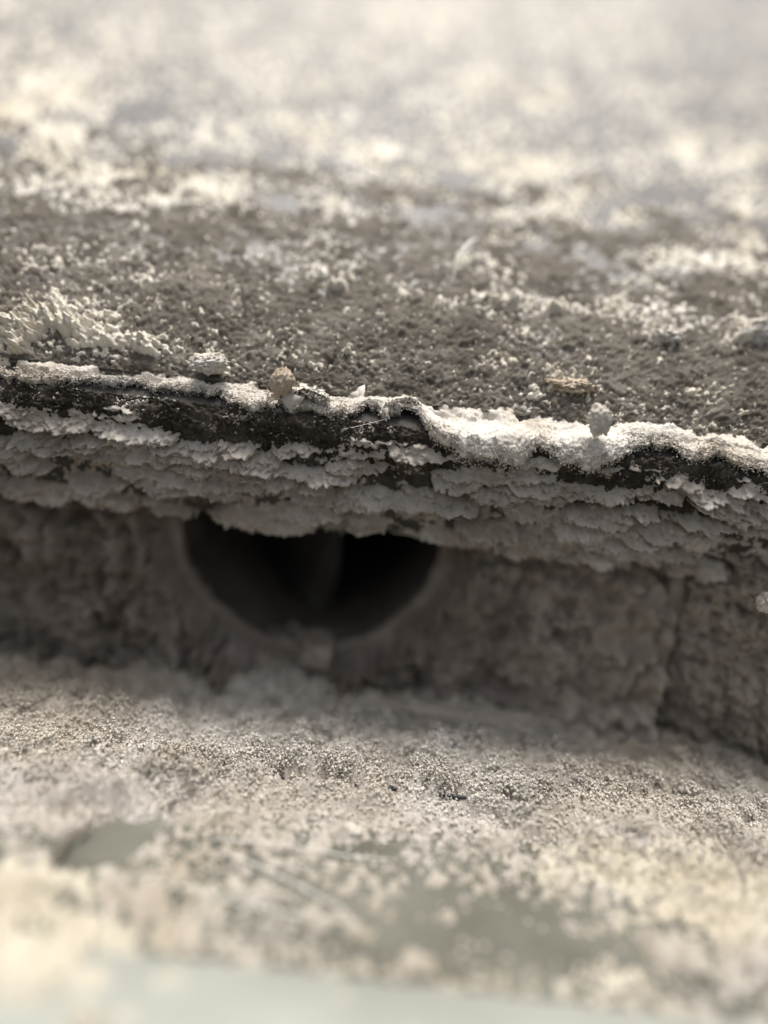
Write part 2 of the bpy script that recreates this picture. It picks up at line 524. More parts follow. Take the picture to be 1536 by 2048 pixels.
# ---------------------------------------------- white crust hanging on the lip
LOW = np.array([(-400, 690), (-100, 735), (0, 750), (60, 768), (100, 765), (200, 764), (300, 777), (400, 788), (450, 800), (500, 822), (560, 812), (600, 832), (640, 838), (700, 832),
                (735, 812), (770, 836), (840, 828), (855, 862), (880, 890), (930, 916), (980, 922), (1025, 938), (1060, 912), (1080, 897),
                (1110, 925), (1160, 942), (1200, 932), (1250, 906), (1300, 888), (1340, 900), (1380, 922), (1440, 915), (1480, 940), (1536, 952), (1800, 985)], float)
TOPE = np.array([(-400, 660), (0, 716), (200, 738), (300, 745), (420, 764), (550, 772), (700, 795), (850, 806), (950, 815), (1050, 825), (1150, 835), (1250, 842), (1400, 858), (1536, 880), (1800, 915)], float)
def unroll(p):
    c, s = math.cos(ROLL), math.sin(ROLL)
    x, y = p[:, 0] - 768, p[:, 1] - 1024
    return (x * c + y * s) / 1384, -(-x * s + y * c) / 1384
nx, ns = 1300, 64
xs = np.linspace(-3.1, 3.1, nx)
hl, tl = unroll(LOW)
ht, t_t = unroll(TOPE)
low_up = np.interp(xs, hl * 4.0, tl * 4.0)
top_up = np.interp(xs, ht * 4.1, t_t * 4.1)
low_up = low_up + 0.030 * fbm(xs * 9, xs * 0 + 3, 4, 61, 0.62) + 0.010 * fbm(xs * 60, xs * 0 + 3, 3, 62, 0.7) + 0.02
s = np.linspace(0, 1, ns)[:, None]
nose_u = np.array([0.70, 0.64, 0.60, 0.555, 0.50, 0.44, 0.385, 0.33, 0.2, 0.05])[::-1]
nose_d = np.array([4.14, 4.115, 4.095, 4.04, 4.0, 3.985, 3.975, 3.97, 3.97, 3.98])[::-1]
front = s / 0.80
upv = np.where(s <= 0.80, top_up + (low_up - top_up) * front, low_up + (s - 0.80) / 0.2 * 0.09)
bulge = (0.045 + 0.035 * sstep(-0.6, 0.5, xs)[None, :]) * np.sin(np.clip(front, 0, 1) * np.pi * 0.85) ** 0.7
dv = np.interp(upv, nose_u, nose_d) - bulge
dv = np.where(s > 0.80, dv + (s - 0.80) / 0.2 * 0.14, dv)
XX = np.repeat(xs[None, :], ns, 0)
P = CO + XX[..., None] * RT0 + dv[..., None] * FW + upv[..., None] * UP0
N = -normals(P)
if N[ns // 2, nx // 2] @ FW > 0:
    N = -N
sl = np.repeat(s, nx, 1) * 0.5
edge = sstep(0.45, 0.85, np.repeat(s, nx, 1))
hh = 0.022 * fbm(XX * 4, sl * 4, 4, 71) + 0.010 * lumps(XX, sl, 0.09, 72) + 0.008 * lumps(XX, sl, 0.034, 73) + 0.007 * fbm(XX * 55, sl * 55, 3, 74) + edge * 0.02 * fbm(XX * 30, sl * 30, 3, 75)
# worn pits along the seam
pit = sstep(0.15, 0.5, fbm(XX * 6 + 3, sl * 10, 3, 77)) * (1 - sstep(0.0, 0.22, np.repeat(s, nx, 1)))
gap = sstep(0.12, 0.42, fbm(XX * 2.6 + 5, sl * 3, 4, 78)) * (1 - 0.85 * sstep(-0.5, 0.6, XX))
P2 = P + (hh - pit * 0.08 - gap * 0.11)[..., None] * N
o = tag(link("dust_crust", grid_mesh("dust_crust", P2), M_crust), "white powdery dust crust with ragged edge hanging from the panel lip", "dust crust")
# fluff on the ragged edge
k = 9000
ii = RNG.integers(0, nx, k)
jj = np.clip((0.80 - np.abs(RNG.normal(0, 0.14, k))) * ns, 0, ns - 1).astype(int)
C = P2[jj, ii] + N[jj, ii] * RNG.uniform(0, 0.014, (k, 1)) + RNG.normal(0, 0.006, (k, 3))
k2 = 5000
ii = RNG.integers(0, nx, k2)
C2 = P2[int(0.80 * ns), ii] + RNG.normal(0, 0.007, (k2, 3)) - UP0 * np.abs(RNG.normal(0, 0.012, (k2, 1)))
C = np.concatenate([C, C2])
o = tag(link("dust_fluff", grains("dust_fluff", C, RNG.uniform(0.002, 0.006, len(C)), RNG, 0.6), M_crust, smooth=False),
        "white fluffy grains fringing the ragged dust crust", "dust", kind='stuff')

# ---------------------------------------------- undercut face: rough dust and overlapping flakes
und = np.array([du(a, b) for a, b in NOSE[3:13]])
nx, ns = 760, 170
xs = np.linspace(-3.6, 3.6, nx)
s = np.linspace(0, 1, ns)
prof = along(und, s)
P = np.zeros((ns, nx, 3))
P[..., 0] = xs[None]
P[..., 1:] = prof[:, None, 1:]
N = normals(P)
if N[ns // 2, nx // 2] @ FW > 0:
    N = -N
SL = 0.85
sx, sy = np.repeat(xs[None], ns, 0), np.repeat(s[:, None] * SL, nx, 1)
# shingle-like terraces: dust thickens downwards to each ragged row edge, then drops away
warp = 0.16 * fbm(sx * 2.1, sy * 2.1, 4, 81) + 0.05 * fbm(sx * 9, sy * 9, 3, 82)
row = (sy + warp + 0.10 * sx * 0) / 0.135
fr = row - np.floor(row)
rid = _h(np.floor(row), np.floor(sx * 2.3 + 0.8 * fbm(sx * 3, sy * 3, 2, 83)), np.zeros_like(row), 5)
terr = np.where(fr < 0.86, (fr / 0.86) ** 1.4, (1 - fr) / 0.14)
upper = (1 - sstep(0.10, 0.42, np.repeat(s[:, None], nx, 1)))
pc = fbm(sx * 2.4, sy * 4.5, 4, 88)
sh = shingles(sx, sy + 0.06 * np.sin(sx * 1.3), 0.25, 0.088, 84)
sh2 = shingles(sx + 3, sy, 0.10, 0.05, 85)
hh = 0.14 * sh + 0.045 * sh2 * (0.35 + 0.65 * (sh > 0.05)) + 0.032 * grain_layer(sx, sy, 0.05, 92, 0.5, 0.9) + 0.020 * grain_layer(sx, sy, 0.026, 93, 0.5) + 0.014 * lumps(sx, sy, 0.026, 87) + 0.010 * fbm(sx * 30, sy * 30, 4, 86, 0.7)
hh = hh * (0.30 + 0.70 * sstep(0.02, 0.35, np.repeat(s[:, None], nx, 1))) - 0.026 + 0.024 * pc - 0.14 * (1 - sstep(0.0, 0.14, np.repeat(s[:, None], nx, 1) + 0.07 * pc))
P2 = P + hh[..., None] * (0.35 * N - 0.62 * FW - 0.34 * UP0)
o = tag(link("dust_layer", grid_mesh("undercut_dust", P2), M_grey), "grey dust built up in ragged rows on the undercut face below the lip", "dust", kind='stuff')

nl = int(ns * 0.40)
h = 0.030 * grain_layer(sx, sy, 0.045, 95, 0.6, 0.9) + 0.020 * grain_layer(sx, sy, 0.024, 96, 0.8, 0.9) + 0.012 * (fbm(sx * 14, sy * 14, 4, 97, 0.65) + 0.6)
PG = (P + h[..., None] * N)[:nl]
o = link("lip_grime_shade", grid_mesh("lip_grime_shade", PG), M_lipgrime_shade)
o['kind'] = 'stuff'
adopt(o, panel)
# gritty speckle on the shaded strip right under the crust
q = RNG.integers(0, nx, 60000), RNG.integers(0, int(ns * 0.34), 60000)
keep = RNG.random(60000) < np.clip(0.22 + 0.9 * fbm(sx[q[1], q[0]] * 3.2, sy[q[1], q[0]] * 7, 4, 94), 0.03, 0.8)
C = P[q[1], q[0]][keep]
C = C + N[q[1], q[0]][keep] * RNG.uniform(-0.004, 0.012, (len(C), 1)) + RNG.normal(0, 0.003, (len(C), 3))
o = tag(link("dust_grains", grains("lip_grains", C, RNG.uniform(0.003, 0.011, len(C)), RNG, 0.6), M_grey, smooth=False),
        "grey gritty speckle on the shaded strip under the white crust", "dust", kind='stuff')

def flake_mesh(seed, aspect, nr=12, nth=110):
    th = np.linspace(0, 2 * np.pi, nth, endpoint=False)
    c = np.stack([np.cos(th), np.sin(th), np.zeros(nth)], -1)
    rad = 1 + 0.30 * fbm3(c * 1.6 + seed * 3.1, 3, seed) + 0.07 * fbm3(c * 9 + seed, 3, seed + 1, 0.7)
    ring = np.concatenate([np.linspace(0.02, 1, nr), np.linspace(0.96, 0.3, 4)])
    Q = np.zeros((len(ring), nth, 3))
    Q[..., 0] = ring[:, None] * rad * np.cos(th) * aspect
    Q[..., 1] = ring[:, None] * rad * np.sin(th)
    top = np.arange(len(ring)) < nr
    up = 0.55 * (1 - ring ** 2.2)
    Q[..., 2] = np.where(top, up + 0.10, -0.16 * (1 - ring) - 0.02)[:, None]
    f = fbm3(Q * np.array([2.2, 2.2, 2.2]) + seed, 4, seed + 4)
    Q[..., 2] += np.where(top[:, None], 0.16 * f, 0.05 * f)
    Q[..., 2] += 0.10 * fbm3(Q * 7, 3, seed + 6, 0.7)
    return grid_mesh("dust_flake", Q, wrap=True)
FL = [flake_mesh(40 + i, 1.2 + 0.22 * i) for i in range(9)]
fl_n = 0
def add_flake(x, s_, size, lift, parent=panel):
    global fl_n
    p = along(und, np.array([s_]))[0]
    p2 = along(und, np.array([min(s_ + 0.02, 1)]))[0]
    p1 = along(und, np.array([max(s_ - 0.02, 0)]))[0]
    t = p2 - p1
    t /= np.linalg.norm(t)
    n = np.cross(t, RT0)
    n = -n if n @ FW > 0 else n
    me = FL[fl_n % len(FL)]
    o = bpy.data.objects.new("dust_flake", me)
    COL.objects.link(o)
    if not me.materials:
        me.materials.append(M_grey)
        me.polygons.foreach_set('use_smooth', np.ones(len(me.polygons), dtype=bool))
    # y axis of the flake runs down the face, lower edge lifted outwards
    yv = t * math.cos(lift) + n * math.sin(lift)
    zv = n * math.cos(lift) - t * math.sin(lift)
    xv = np.cross(yv, zv)
    if xv[0] < 0: xv = -xv
    spin = random.uniform(-0.22, 0.22)
    xr = xv * math.cos(spin) + yv * math.sin(spin)
    yr = yv * math.cos(spin) - xv * math.sin(spin)
    loc = np.array([x, p[1], p[2]]) + n * (0.045 + size * 0.35)
    Mx = Matrix(((xr[0], yr[0], zv[0], loc[0]), (xr[1], yr[1], zv[1], loc[1]), (xr[2], yr[2], zv[2], loc[2]), (0, 0, 0, 1)))
    sx_ = size * random.uniform(0.85, 1.25)
    o.parent = parent
    o.matrix_parent_inverse = Matrix.Translation(parent.location).inverted()
    o.matrix_world = Mx @ Matrix.Diagonal((sx_, size * 0.85, size * 0.6, 1))
    fl_n += 1
rows = [(0.22, 0.05, 12), (0.36, 0.065, 14), (0.50, 0.075, 16), (0.64, 0.085, 18), (0.78, 0.095, 18), (0.92, 0.095, 20)]
for s_, size, n_ in rows:
    for i in range(n_):
        x = -2.9 + 5.8 * (i + 0.5) / n_ + random.uniform(-0.12, 0.12)
        if random.random() < 0.14:
            continue
        add_flake(x, min(s_ + random.uniform(-0.06, 0.06), 1.0), size * random.uniform(0.7, 1.7), R(random.uniform(25, 55)))

# ================================================================== LOWER PLATE
F0 = du(4.0, -1.62)
fd = np.array([0, math.cos(PITCH) + 0.183 * math.sin(PITCH), -math.sin(PITCH) + 0.183 * math.cos(PITCH)])
FD = fd / np.linalg.norm(fd)
FN = np.array([0, -FD[2], FD[1]])
def floor_pt(px, py, lift=0.0):
    r = ray(px, py)
    k = ((F0 - CO) @ FN) / (r @ FN)
    return CO + r * k + FN * lift

plate = empty("lower_plate", tuple(F0), "grey green smooth plate at the bottom, thinly covered with pale grains", "plate")
e0 = floor_pt(768, 1972)
f_edge = (e0 - F0) @ FD                        # front edge of the plate
def sheet(name, f0, f1, mat, x=4.2, lift=0.0, thick=0.12, n=24):
    fs = np.linspace(f0, f1, 12)
    ring = [F0 + FD * f + FN * lift for f in fs] + [F0 + FD * f1 + FN * (lift - thick), F0 + FD * f0 + FN * (lift - thick), F0 + FD * f0 + FN * lift]
    return link(name, extrude_profile(name, np.array(ring), -x, x, n), mat, smooth=False)
adopt(sheet("front_sheet", f_edge, -0.03, M_plate), plate)
adopt(sheet("rear_sheet", 0.03, 2.6, M_bare, lift=-0.01), plate)
# rounded pale trim in front of the plate
th = np.linspace(R(90), R(-150), 14)
ring = [F0 + FD * (f_edge - 1.2) + FN * 0.03, F0 + FD * (f_edge - 0.6) + FN * 0.05] + [F0 + FD * (f_edge - 0.02 + 0.0) + FN * 0.035, F0 + FD * (f_edge) + FN * 0.0, F0 + FD * f_edge + FN * -0.16, F0 + FD * (f_edge - 1.2) + FN * -0.16, F0 + FD * (f_edge - 1.2) + FN * 0.03]
adopt(link("edge_trim", extrude_profile("edge_trim", np.array(ring), -4.2, 4.2, 20), M_trim, smooth=False), plate)
# black seal in the joint between the two sheets
sp = np.stack([np.linspace(-4.2, 4.2, 160)] * 3, -1)
sealp = F0 + np.outer(sp[:, 0], RT0) + FN * 0.035
sealp = sealp + np.outer(0.006 * np.sin(sp[:, 0] * 5), FN)
adopt(link("rubber_seal", tube("rubber_seal", sealp, 0.013, 8), M_seal), plate)

# dust on the plate
nu, nv = 780, 385
f = np.concatenate([np.linspace(-2.6, -1.2, 70, endpoint=False), np.linspace(-1.2, 1.6, nv - 70)])
X = np.linspace(-1, 1, nu)[None, :] * np.interp(f, [-2.6, -1.2, 1.6], [2.4, 3.0, 3.4])[:, None]
FFx = np.repeat(f[:, None], nu, 1)
P = F0 + FFx[..., None] * FD + X[..., None] * RT0
px, py, dd = project(P)
wx, wy = fbm(X * 3.2, FFx * 3.2, 4, 103) * 45, fbm(X * 3.2 + 9, FFx * 3.2, 4, 104) * 26
qx, qy = px + wx, py + wy
tl = py - (px - 768) * 0.115
cov = 1 - 0.70 * sstep(1580, 1720, qy - (qx - 768) * 0.05 - np.clip((qx - 1000) / 500, 0, 1.5) * 190)
cov = np.maximum(cov, blobs(qx, qy, [(60, 1960, 300, 120, .95), (30, 1780, 120, 70, .85), (240, 1800, 120, 40, .8), (380, 1980, 140, 60, .8), (350, 1870, 160, 60, .62), (200, 1600, 260, 60, 1.),
                                     (500, 1650, 120, 40, .8), (680, 1680, 50, 30, .8), (1150, 1740, 120, 40, .9), (1400, 1800, 180, 70, .9), (1180, 1960, 60, 40, .8), (1270, 2000, 60, 30, .75), (1000, 1965, 160, 14, .7),
                                     (1480, 1920, 120, 60, .75), (1330, 1900, 60, 40, .6), (1160, 1850, 40, 24, .8), (960, 1885, 30, 18, .8), (820, 1800, 60, 30, .6), (600, 1830, 80, 40, .55)]))
hole = blobs(qx, qy, [(1040, 1890, 130, 60, .9), (860, 1860, 140, 70, .55), (1090, 1945, 160, 26, .8), (700, 1710, 60, 14, .5), (880, 1780, 90, 20, .5), (1270, 1920, 40, 40, .5)])
cov = np.clip(cov - hole * 0.75, 0, 1)
c25, s25 = math.cos(R(-22)), math.sin(R(-22))
def patch(cx, cy, rx, ry):
    a, b = px + wx * 0.22 - cx, py + wy * 0.25 - cy
    u, v_ = a * c25 + b * s25, -a * s25 + b * c25
    return 1 - sstep(0.75, 1.12, np.sqrt((u / rx) ** 2 + (v_ / ry) ** 2))
bare = np.maximum(patch(205, 1697, 108, 40), patch(95, 1697, 62, 17))
g0 = fbm(X * 1.7, FFx * 1.7, 3, 110)
g1 = lumps(X, FFx, 0.20, 111)
g2 = lumps(X, FFx, 0.085, 112)
g3 = lumps(X, FFx, 0.038, 113)
g4 = fbm(X * 34, FFx * 34, 3, 114)
v = 0.36 * g1 + 0.38 * g2 + 0.34 * g3 + 0.10 * g4 + 0.10 * g0
full = 0.020 + 0.05 * np.clip(g0 + 0.3, 0, 1) + 0.075 * g1 + 0.048 * g2 + 0.026 * g3 + 0.015 * fbm(X * 20, FFx * 20, 5, 126, 0.66) + 0.035 * grain_layer(X, FFx, 0.10, 120, 0.35) + 0.024 * grain_layer(X, FFx, 0.05, 121, 0.45)
cl = np.clip(cov + 0.2 * fbm(X * 3.4, FFx * 3.4, 4, 115), 0, 1)
thin = np.maximum.reduce([0.10 * grain_layer(X, FFx, 0.13, 116, cl ** 2 * 0.6), 0.055 * grain_layer(X, FFx, 0.07, 117, cl ** 1.4 * 0.8),
                          0.032 * grain_layer(X, FFx, 0.04, 118, 0.0 + cl * 0.6), 0.018 * grain_layer(X, FFx, 0.024, 119, 0.02 + cl * 0.6)])
thin = thin * (1 + 0.35 * g4) + np.where(thin > 0.002, 0, -0.006) - 0.002
k = sstep(0.72, 1.0, cov)
h = thin * (1 - k) + full * k
# pile against the wall below the round opening, and along the wall foot
back = sstep(0.75, 1.55, FFx)
h += back * (0.10 + 0.13 * np.exp(-((X + 0.62) / 0.9) ** 2)) * (0.9 + 0.2 * g1)
# the seal peeks out of the dust in a few places
SEG = [(540, 600), (608, 668), (700, 722), (772, 792), (876, 934), (1000, 1018), (1075, 1085)]
on = np.zeros_like(px)
for a, b in SEG:
    on = np.maximum(on, sstep(a - 8, a + 4, px) * (1 - sstep(b - 4, b + 8, px)))
on *= np.exp(-((FFx + 0.035) / 0.045) ** 2)
h = h * (1 - 0.9 * on) - on * 0.004
h = h * (1 - bare) - bare * 0.03
PP = P + h[..., None] * FN
o = tag(link("dust_layer", grid_mesh("plate_dust", PP), M_dust), "thick pale grainy dust covering the lower plate and running into the hollow", "dust", kind='stuff')
# a creamier drift at the front left
o.data.materials.append(M_cream)
cream = blobs(qx, qy, [(40, 1960, 330, 130, 1.0), (60, 1790, 160, 80, .8), (1180, 1965, 120, 50, .8), (1420, 1800, 260, 110, .9), (1150, 1740, 160, 50, .7)]) + 0.25 * fbm(X * 3, FFx * 3, 3, 128) > 0.5
mi = cream[:-1, :-1].ravel().astype(np.int32)
if len(mi) == len(o.data.polygons):
    o.data.polygons.foreach_set('material_index', mi)
# loose grains standing on it
w_ = (np.clip(cov, 0.05, 1) * (1 - bare) * (1 - on)).ravel() * (0.06 + np.exp(-((FFx.ravel() - 0.05) / 0.55) ** 2))
pick = RNG.choice(len(w_), 48000, p=w_ / w_.sum())
C = PP.reshape(-1, 3)[pick] + FN * RNG.uniform(-0.002, 0.012, (len(pick), 1)) + RNG.normal(0, 0.004, (len(pick), 3))
o = tag(link("dust_grains", grains("dust_grains", C, RNG.uniform(0.003, 0.0115, len(C)), RNG, 0.8), M_puff, smooth=False),
        "tiny loose pale grains standing on the dust of the lower plate", "dust", kind='stuff')

# rounded puffs of dust, lying in drifts
def ico(sub=4):
    import bmesh
    bm = bmesh.new()
    bmesh.ops.create_icosphere(bm, subdivisions=sub, radius=1)
    V = np.array([v.co[:] for v in bm.verts]); F = np.array([[v.index for v in f.verts] for f in bm.faces])
    bm.free()
    return V, F
dens = sstep(-0.15, 0.55, fbm(X * 2.6, FFx * 2.6, 4, 125)).ravel()
w2 = k.ravel() * (1 - bare.ravel()) * (1 - on.ravel()) * dens * (FFx.ravel() > -1.0) * (FFx.ravel() < 1.5) * (0.10 + np.exp(-((FFx.ravel() - 0.12) / 0.45) ** 2))
pick = RNG.choice(len(w2), 2700, p=w2 / w2.sum())
sz = np.clip(RNG.lognormal(math.log(0.031), 0.5, len(pick)), 0.010, 0.08)
base = PP.reshape(-1, 3)[pick]
cnt = np.clip((sz / 0.024) ** 2 * 13, 5, 60).astype(int)
own = np.repeat(np.arange(len(pick)), cnt)
dirs = RNG.normal(size=(len(own), 3))
dirs /= np.linalg.norm(dirs, axis=1, keepdims=True)
dirs[:, 2] = np.abs(dirs[:, 2]) * 1.1
C = base[own] + dirs * (sz[own] * RNG.uniform(0.55, 1.12, len(own)))[:, None]
o = tag(link("dust_puffs", grains("dust_puffs", C, RNG.uniform(0.003, 0.010, len(C)) * (0.6 + sz[own] * 7), RNG, 0.85), M_puff, smooth=False),
        "small fluffy puffs of grains heaped along the dust of the lower plate", "dust", kind='stuff')
print("puff grains", len(C))

# ================================================================== BACK WALL WITH ROUND OPENING
WB = at(620, 1376, 5.2)
YW = WB[1] + 0.06
def wall_pt(px, py):
    r = ray(px, py)
    return CO + r * ((YW - CO[1]) / r[1])
HC = wall_pt(622, 1052)
HR = abs(wall_pt(366, 1052)[0] - HC[0])
zb = F0[2] + (YW - F0[1]) / FD[1] * FD[2] - 0.15
wall = empty("back_wall", (HC[0], YW, zb), "dusty brown wall at the back of the hollow with a round opening", "wall")
wall_end = at(1258, 1440, 5.2)[0]
# wall as a polar-to-rectangle grid so that the opening is truly round
nth, nr = 520, 110
th = np.linspace(0, 2 * np.pi, nth, endpoint=False)
x0, x1, z0, z1 = -4.6, wall_end, zb, HC[2] + 0.75
cx, cz = np.cos(th), np.sin(th)
with np.errstate(divide='ignore'):
    kx = np.where(cx > 0, (x1 - HC[0]) / np.maximum(cx, 1e-6), (x0 - HC[0]) / np.minimum(cx, -1e-6))
    kz = np.where(cz > 0, (z1 - HC[2]) / np.maximum(cz, 1e-6), (z0 - HC[2]) / np.minimum(cz, -1e-6))
ro = np.minimum(kx, kz)
HRt = HR * (1 + 0.045 * fbm(cx * 1.6 + 3, cz * 1.6, 4, 139, 0.6) + 0.05 * np.abs(cx))
t = np.linspace(0, 1, nr)[:, None] ** 1.3
rr = HRt + (np.maximum(ro, HRt + 0.02) - HRt)[None] * t
WX, WZ = HC[0] + rr * cx, HC[2] + rr * cz
lum = lumps(WX * 1.5, WZ * 0.62, 0.20, 131, 0.7)
lum2 = lumps(WX, WZ, 0.10, 132, 0.6)
st = 0.5 + 0.5 * fbm(WX * 4.2 + 0.5 * WZ, WZ * 0.9, 3, 133)
hh = 0.30 * lum ** 0.7 * (0.4 + st) + 0.13 * lum2 ** 0.7 + 0.08 * st + 0.03 * fbm(WX * 7, WZ * 7, 3, 134)
right = sstep(HC[0] + HR * 0.8, HC[0] + HR * 1.5, WX)
soft = 0.17 * lumps(WX, WZ * 0.8, 0.30, 135, 0.8) + 0.15 * lumps(WX, WZ, 0.15, 136, 0.7) + 0.05 * lumps(WX, WZ, 0.06, 137) + 0.02 * fbm(WX * 12, WZ * 12, 3, 138)
hh = hh * (1 - right) + soft * right
hh *= sstep(0.0, 0.16, rr - HRt)
down = np.clip((z1 - WZ) / (z1 - z0), 0, 1)
hh += 0.38 * down * sstep(HC[0] + HR * 0.9, x1, WX)
P = np.stack([WX, YW - hh, WZ], -1)
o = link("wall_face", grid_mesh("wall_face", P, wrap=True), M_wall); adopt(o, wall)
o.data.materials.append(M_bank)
lit_side = (sstep(HC[0] + HR * 1.0, x1, WX) + 0.5 * fbm(WX * 2.4, WZ * 2.4, 4, 145) + 0.4 * noise2(WX * 30, WZ * 30, 146)) > 0.42  # faces towards the right take the lighter dust, as painted light
mi = lit_side[:-1].ravel().astype(np.int32)
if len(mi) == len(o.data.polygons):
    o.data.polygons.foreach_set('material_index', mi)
# rim of the opening
a = np.linspace(0, 2 * np.pi, 16, endpoint=False)
rimr = np.clip(0.062 + 0.03 * fbm(np.cos(th) * 4, np.sin(th) * 4, 4, 141), 0.025, 0.12)
RP = np.zeros((16, nth, 3))
for i, q in enumerate(a):
    r_ = HRt + 0.02 + rimr * np.cos(q)
    RP[i] = np.stack([HC[0] + r_ * cx, np.full(nth, YW + 0.01) - 0.06 * np.sin(q), HC[2] + r_ * cz], -1)
RP = np.concatenate([RP, RP[:1]])
o = link("opening_rim", grid_mesh("opening_rim", RP, wrap=True), M_wall); adopt(o, wall)
# the duct behind it, with its curved vane
dy = np.linspace(0, 3.6, 30)
DP = np.stack([np.stack([HC[0] + (HRt + 0.02) * cx, np.full(nth, YW + y), HC[2] + (HRt + 0.02) * cz], -1) for y in dy])
DP[-1] = np.array([HC[0], YW + 3.6, HC[2]])
DP[..., 0] += 0.02 * fbm(DP[..., 1] * 4, DP[..., 2] * 4, 3, 150)
o = link("duct", grid_mesh("duct", DP, wrap=True), M_bare); adopt(o, wall)
zz = np.linspace(-HR * 0.98, HR * 0.98, 40)
uu = np.linspace(0, 1, 40)
vx = at(662, 1150, 5.5)[0]
VP = np.zeros((40, 40, 3))
VP[..., 0] = vx - uu[None] * 0.72 - 0.05 * np.sin(zz[:, None] * 4)
VP[..., 1] = YW + 0.55 + 1.1 * uu[None] ** 1.5 + 0.05 * fbm(np.repeat(uu[None] * 6, 40, 0), np.repeat(zz[:, None] * 3, 40, 1), 3, 152)
VP[..., 2] = HC[2] + zz[:, None]
VB = VP[:, ::-1].copy(); VB[..., 1] += 0.04
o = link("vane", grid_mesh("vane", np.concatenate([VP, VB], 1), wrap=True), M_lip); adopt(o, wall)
# end jamb and foot ledge
def box_mesh(name, c, s_, seed=0, n=6):
    c, s_ = np.array(c, float), np.array(s_, float)
    V, F = [], []
    for ax in range(3):
        for sg in (-1, 1):
            g = np.linspace(-1, 1, n)
            A, B = np.meshgrid(g, g)
            Q = np.zeros((n, n, 3)); Q[..., ax] = sg; Q[..., (ax + 1) % 3] = A; Q[..., (ax + 2) % 3] = B
            Fk = grid_faces(n, n, off=len(V) * n * n)
            F.append(Fk if sg > 0 else Fk[:, ::-1]); V.append(Q.reshape(-1, 3))
    V = np.concatenate(V)
    if seed:
        V = V / (1 + 0.10 * (np.sum(V * V, 1, keepdims=True) - 1) / 2)
    W = V * s_ / 2
    if seed:
        W = W + 0.12 * s_.min() * np.stack([noise3(W / s_.min() * 2 + k * 9, seed + k) for k in range(3)], -1)
    return mesh_np(name, W + c, np.concatenate(F))
o = link("end_jamb", box_mesh("end_jamb", (wall_end - 0.02, YW - 0.20, (z0 + z1) / 2), (0.10, 0.40, z1 - z0), 3, 14), M_wall); adopt(o, wall)
lp = [wall_pt(730, 1398), wall_pt(1252, 1474)]
zl = floor_pt(1200, 1478)[2]
o = link("foot_ledge", box_mesh("foot_ledge", ((lp[0][0] + wall_end) / 2, YW - 0.40, zb + 0.26), (wall_end - lp[0][0], 0.16, 0.12), 5, 16), M_grey); adopt(o, wall)
llx = wall_pt(300, 1320)[0]
o = link("foot_ledge", box_mesh("foot_ledge", ((llx - 4.4) / 2, YW - 0.12, zb + 0.27), (llx + 4.4, 0.18, 0.12), 6, 16), M_grey); adopt(o, wall)

# ================================================================== RIGHT CHEEK
A_, B_ = at(1225, 1500, 5.20), at(1900, 1720, 4.35)
C_, D_ = at(1250, 960, 4.85), at(1900, 1040, 4.0)
nu, nv = 280, 220
u, v_ = np.linspace(0, 1, nu)[None, :, None], np.linspace(0, 1, nv)[:, None, None]
P = (A_ * (1 - u) + B_ * u) * (1 - v_) + (C_ * (1 - u) + D_ * u) * v_
N = normals(P)
if N[nv // 2, nu // 2] @ FW > 0:
    N = -N
cu, cv = np.repeat(u[..., 0] * 1.5, nv, 0), np.repeat(v_[..., 0] * 1.8, nu, 1)
cheek = empty("side_cheek", tuple((A_ + B_) / 2), "brown side wall on the right of the hollow, patched with pale dust", "wall")
o = link("cheek_face", grid_mesh("cheek_face", P[::8, ::8]), M_tan); adopt(o, cheek)
px, py, dd = project(P)
cov = sstep(1500, 1330, py - (px - 1250) * 0.35 + 60 * fbm(cu * 3, cv * 3, 3, 160)) * 0.75
cov = np.maximum(cov, blobs(px, py, [(1240, 1220, 70, 60, 1), (1430, 1300, 60, 60, .8), (1500, 1150, 60, 120, .9), (1390, 1180, 40, 60, .8), (1340, 1400, 30, 50, .7)]))
vv = 0.45 * lumps(cu, cv, 0.17, 161, .6) + 0.35 * lumps(cu, cv, 0.08, 162, .6) + 0.2 * lumps(cu, cv, 0.04, 163) + 0.12 * fbm(cu * 20, cv * 20, 3, 164)
part = vv - (0.78 - 0.80 * cov)
h = np.where(part > 0, 0.24 * part ** 0.8, part * 0.1) + 0.10 * lumps(cu, cv, 0.42, 167, .6) * cov + 0.05 * fbm(cu * 2.5, cv * 2.5, 3, 168) + 0.03 + 0.006 * fbm(cu * 25, cv * 25, 3, 166)
P2 = P + h[..., None] * N
o = tag(link("dust_layer", grid_mesh("cheek_dust", P2), M_bank), "pale dust patches clinging to the brown wall at right", "dust", kind='stuff')

# ================================================================== CLUMPS
def ico(sub=4):
    import bmesh
    bm = bmesh.new()
    bmesh.ops.create_icosphere(bm, subdivisions=sub, radius=1)
    V = np.array([v.co[:] for v in bm.verts]); F = np.array([[v.index for v in f.verts] for f in bm.faces])
    bm.free()
    return V, F
IV, IF = ico(5)
def clump(loc, size, label, mat, seed, rot=0.0, rough=0.5):
    size = np.array(size, float)
    d = 0.9 + rough * 0.6 * fbm3(IV * 1.5 + seed * 5.3, 2, seed) + rough * 0.45 * np.abs(fbm3(IV * 3.6 + seed, 3, seed + 2)) + 0.11 * fbm3(IV * 9 + seed, 4, seed + 3, .7)
    V = IV * d[:, None] * size / 2
    c, s_ = math.cos(rot), math.sin(rot)
    V = V @ np.array([[c, 0, s_], [0, 1, 0], [-s_, 0, c]])
    o = link("dust_clump", mesh_np("dust_clump", V, IF), mat)
    o.location = tuple(loc)
    return tag(o, label, "dust clump", "dust clumps caught on the panels")
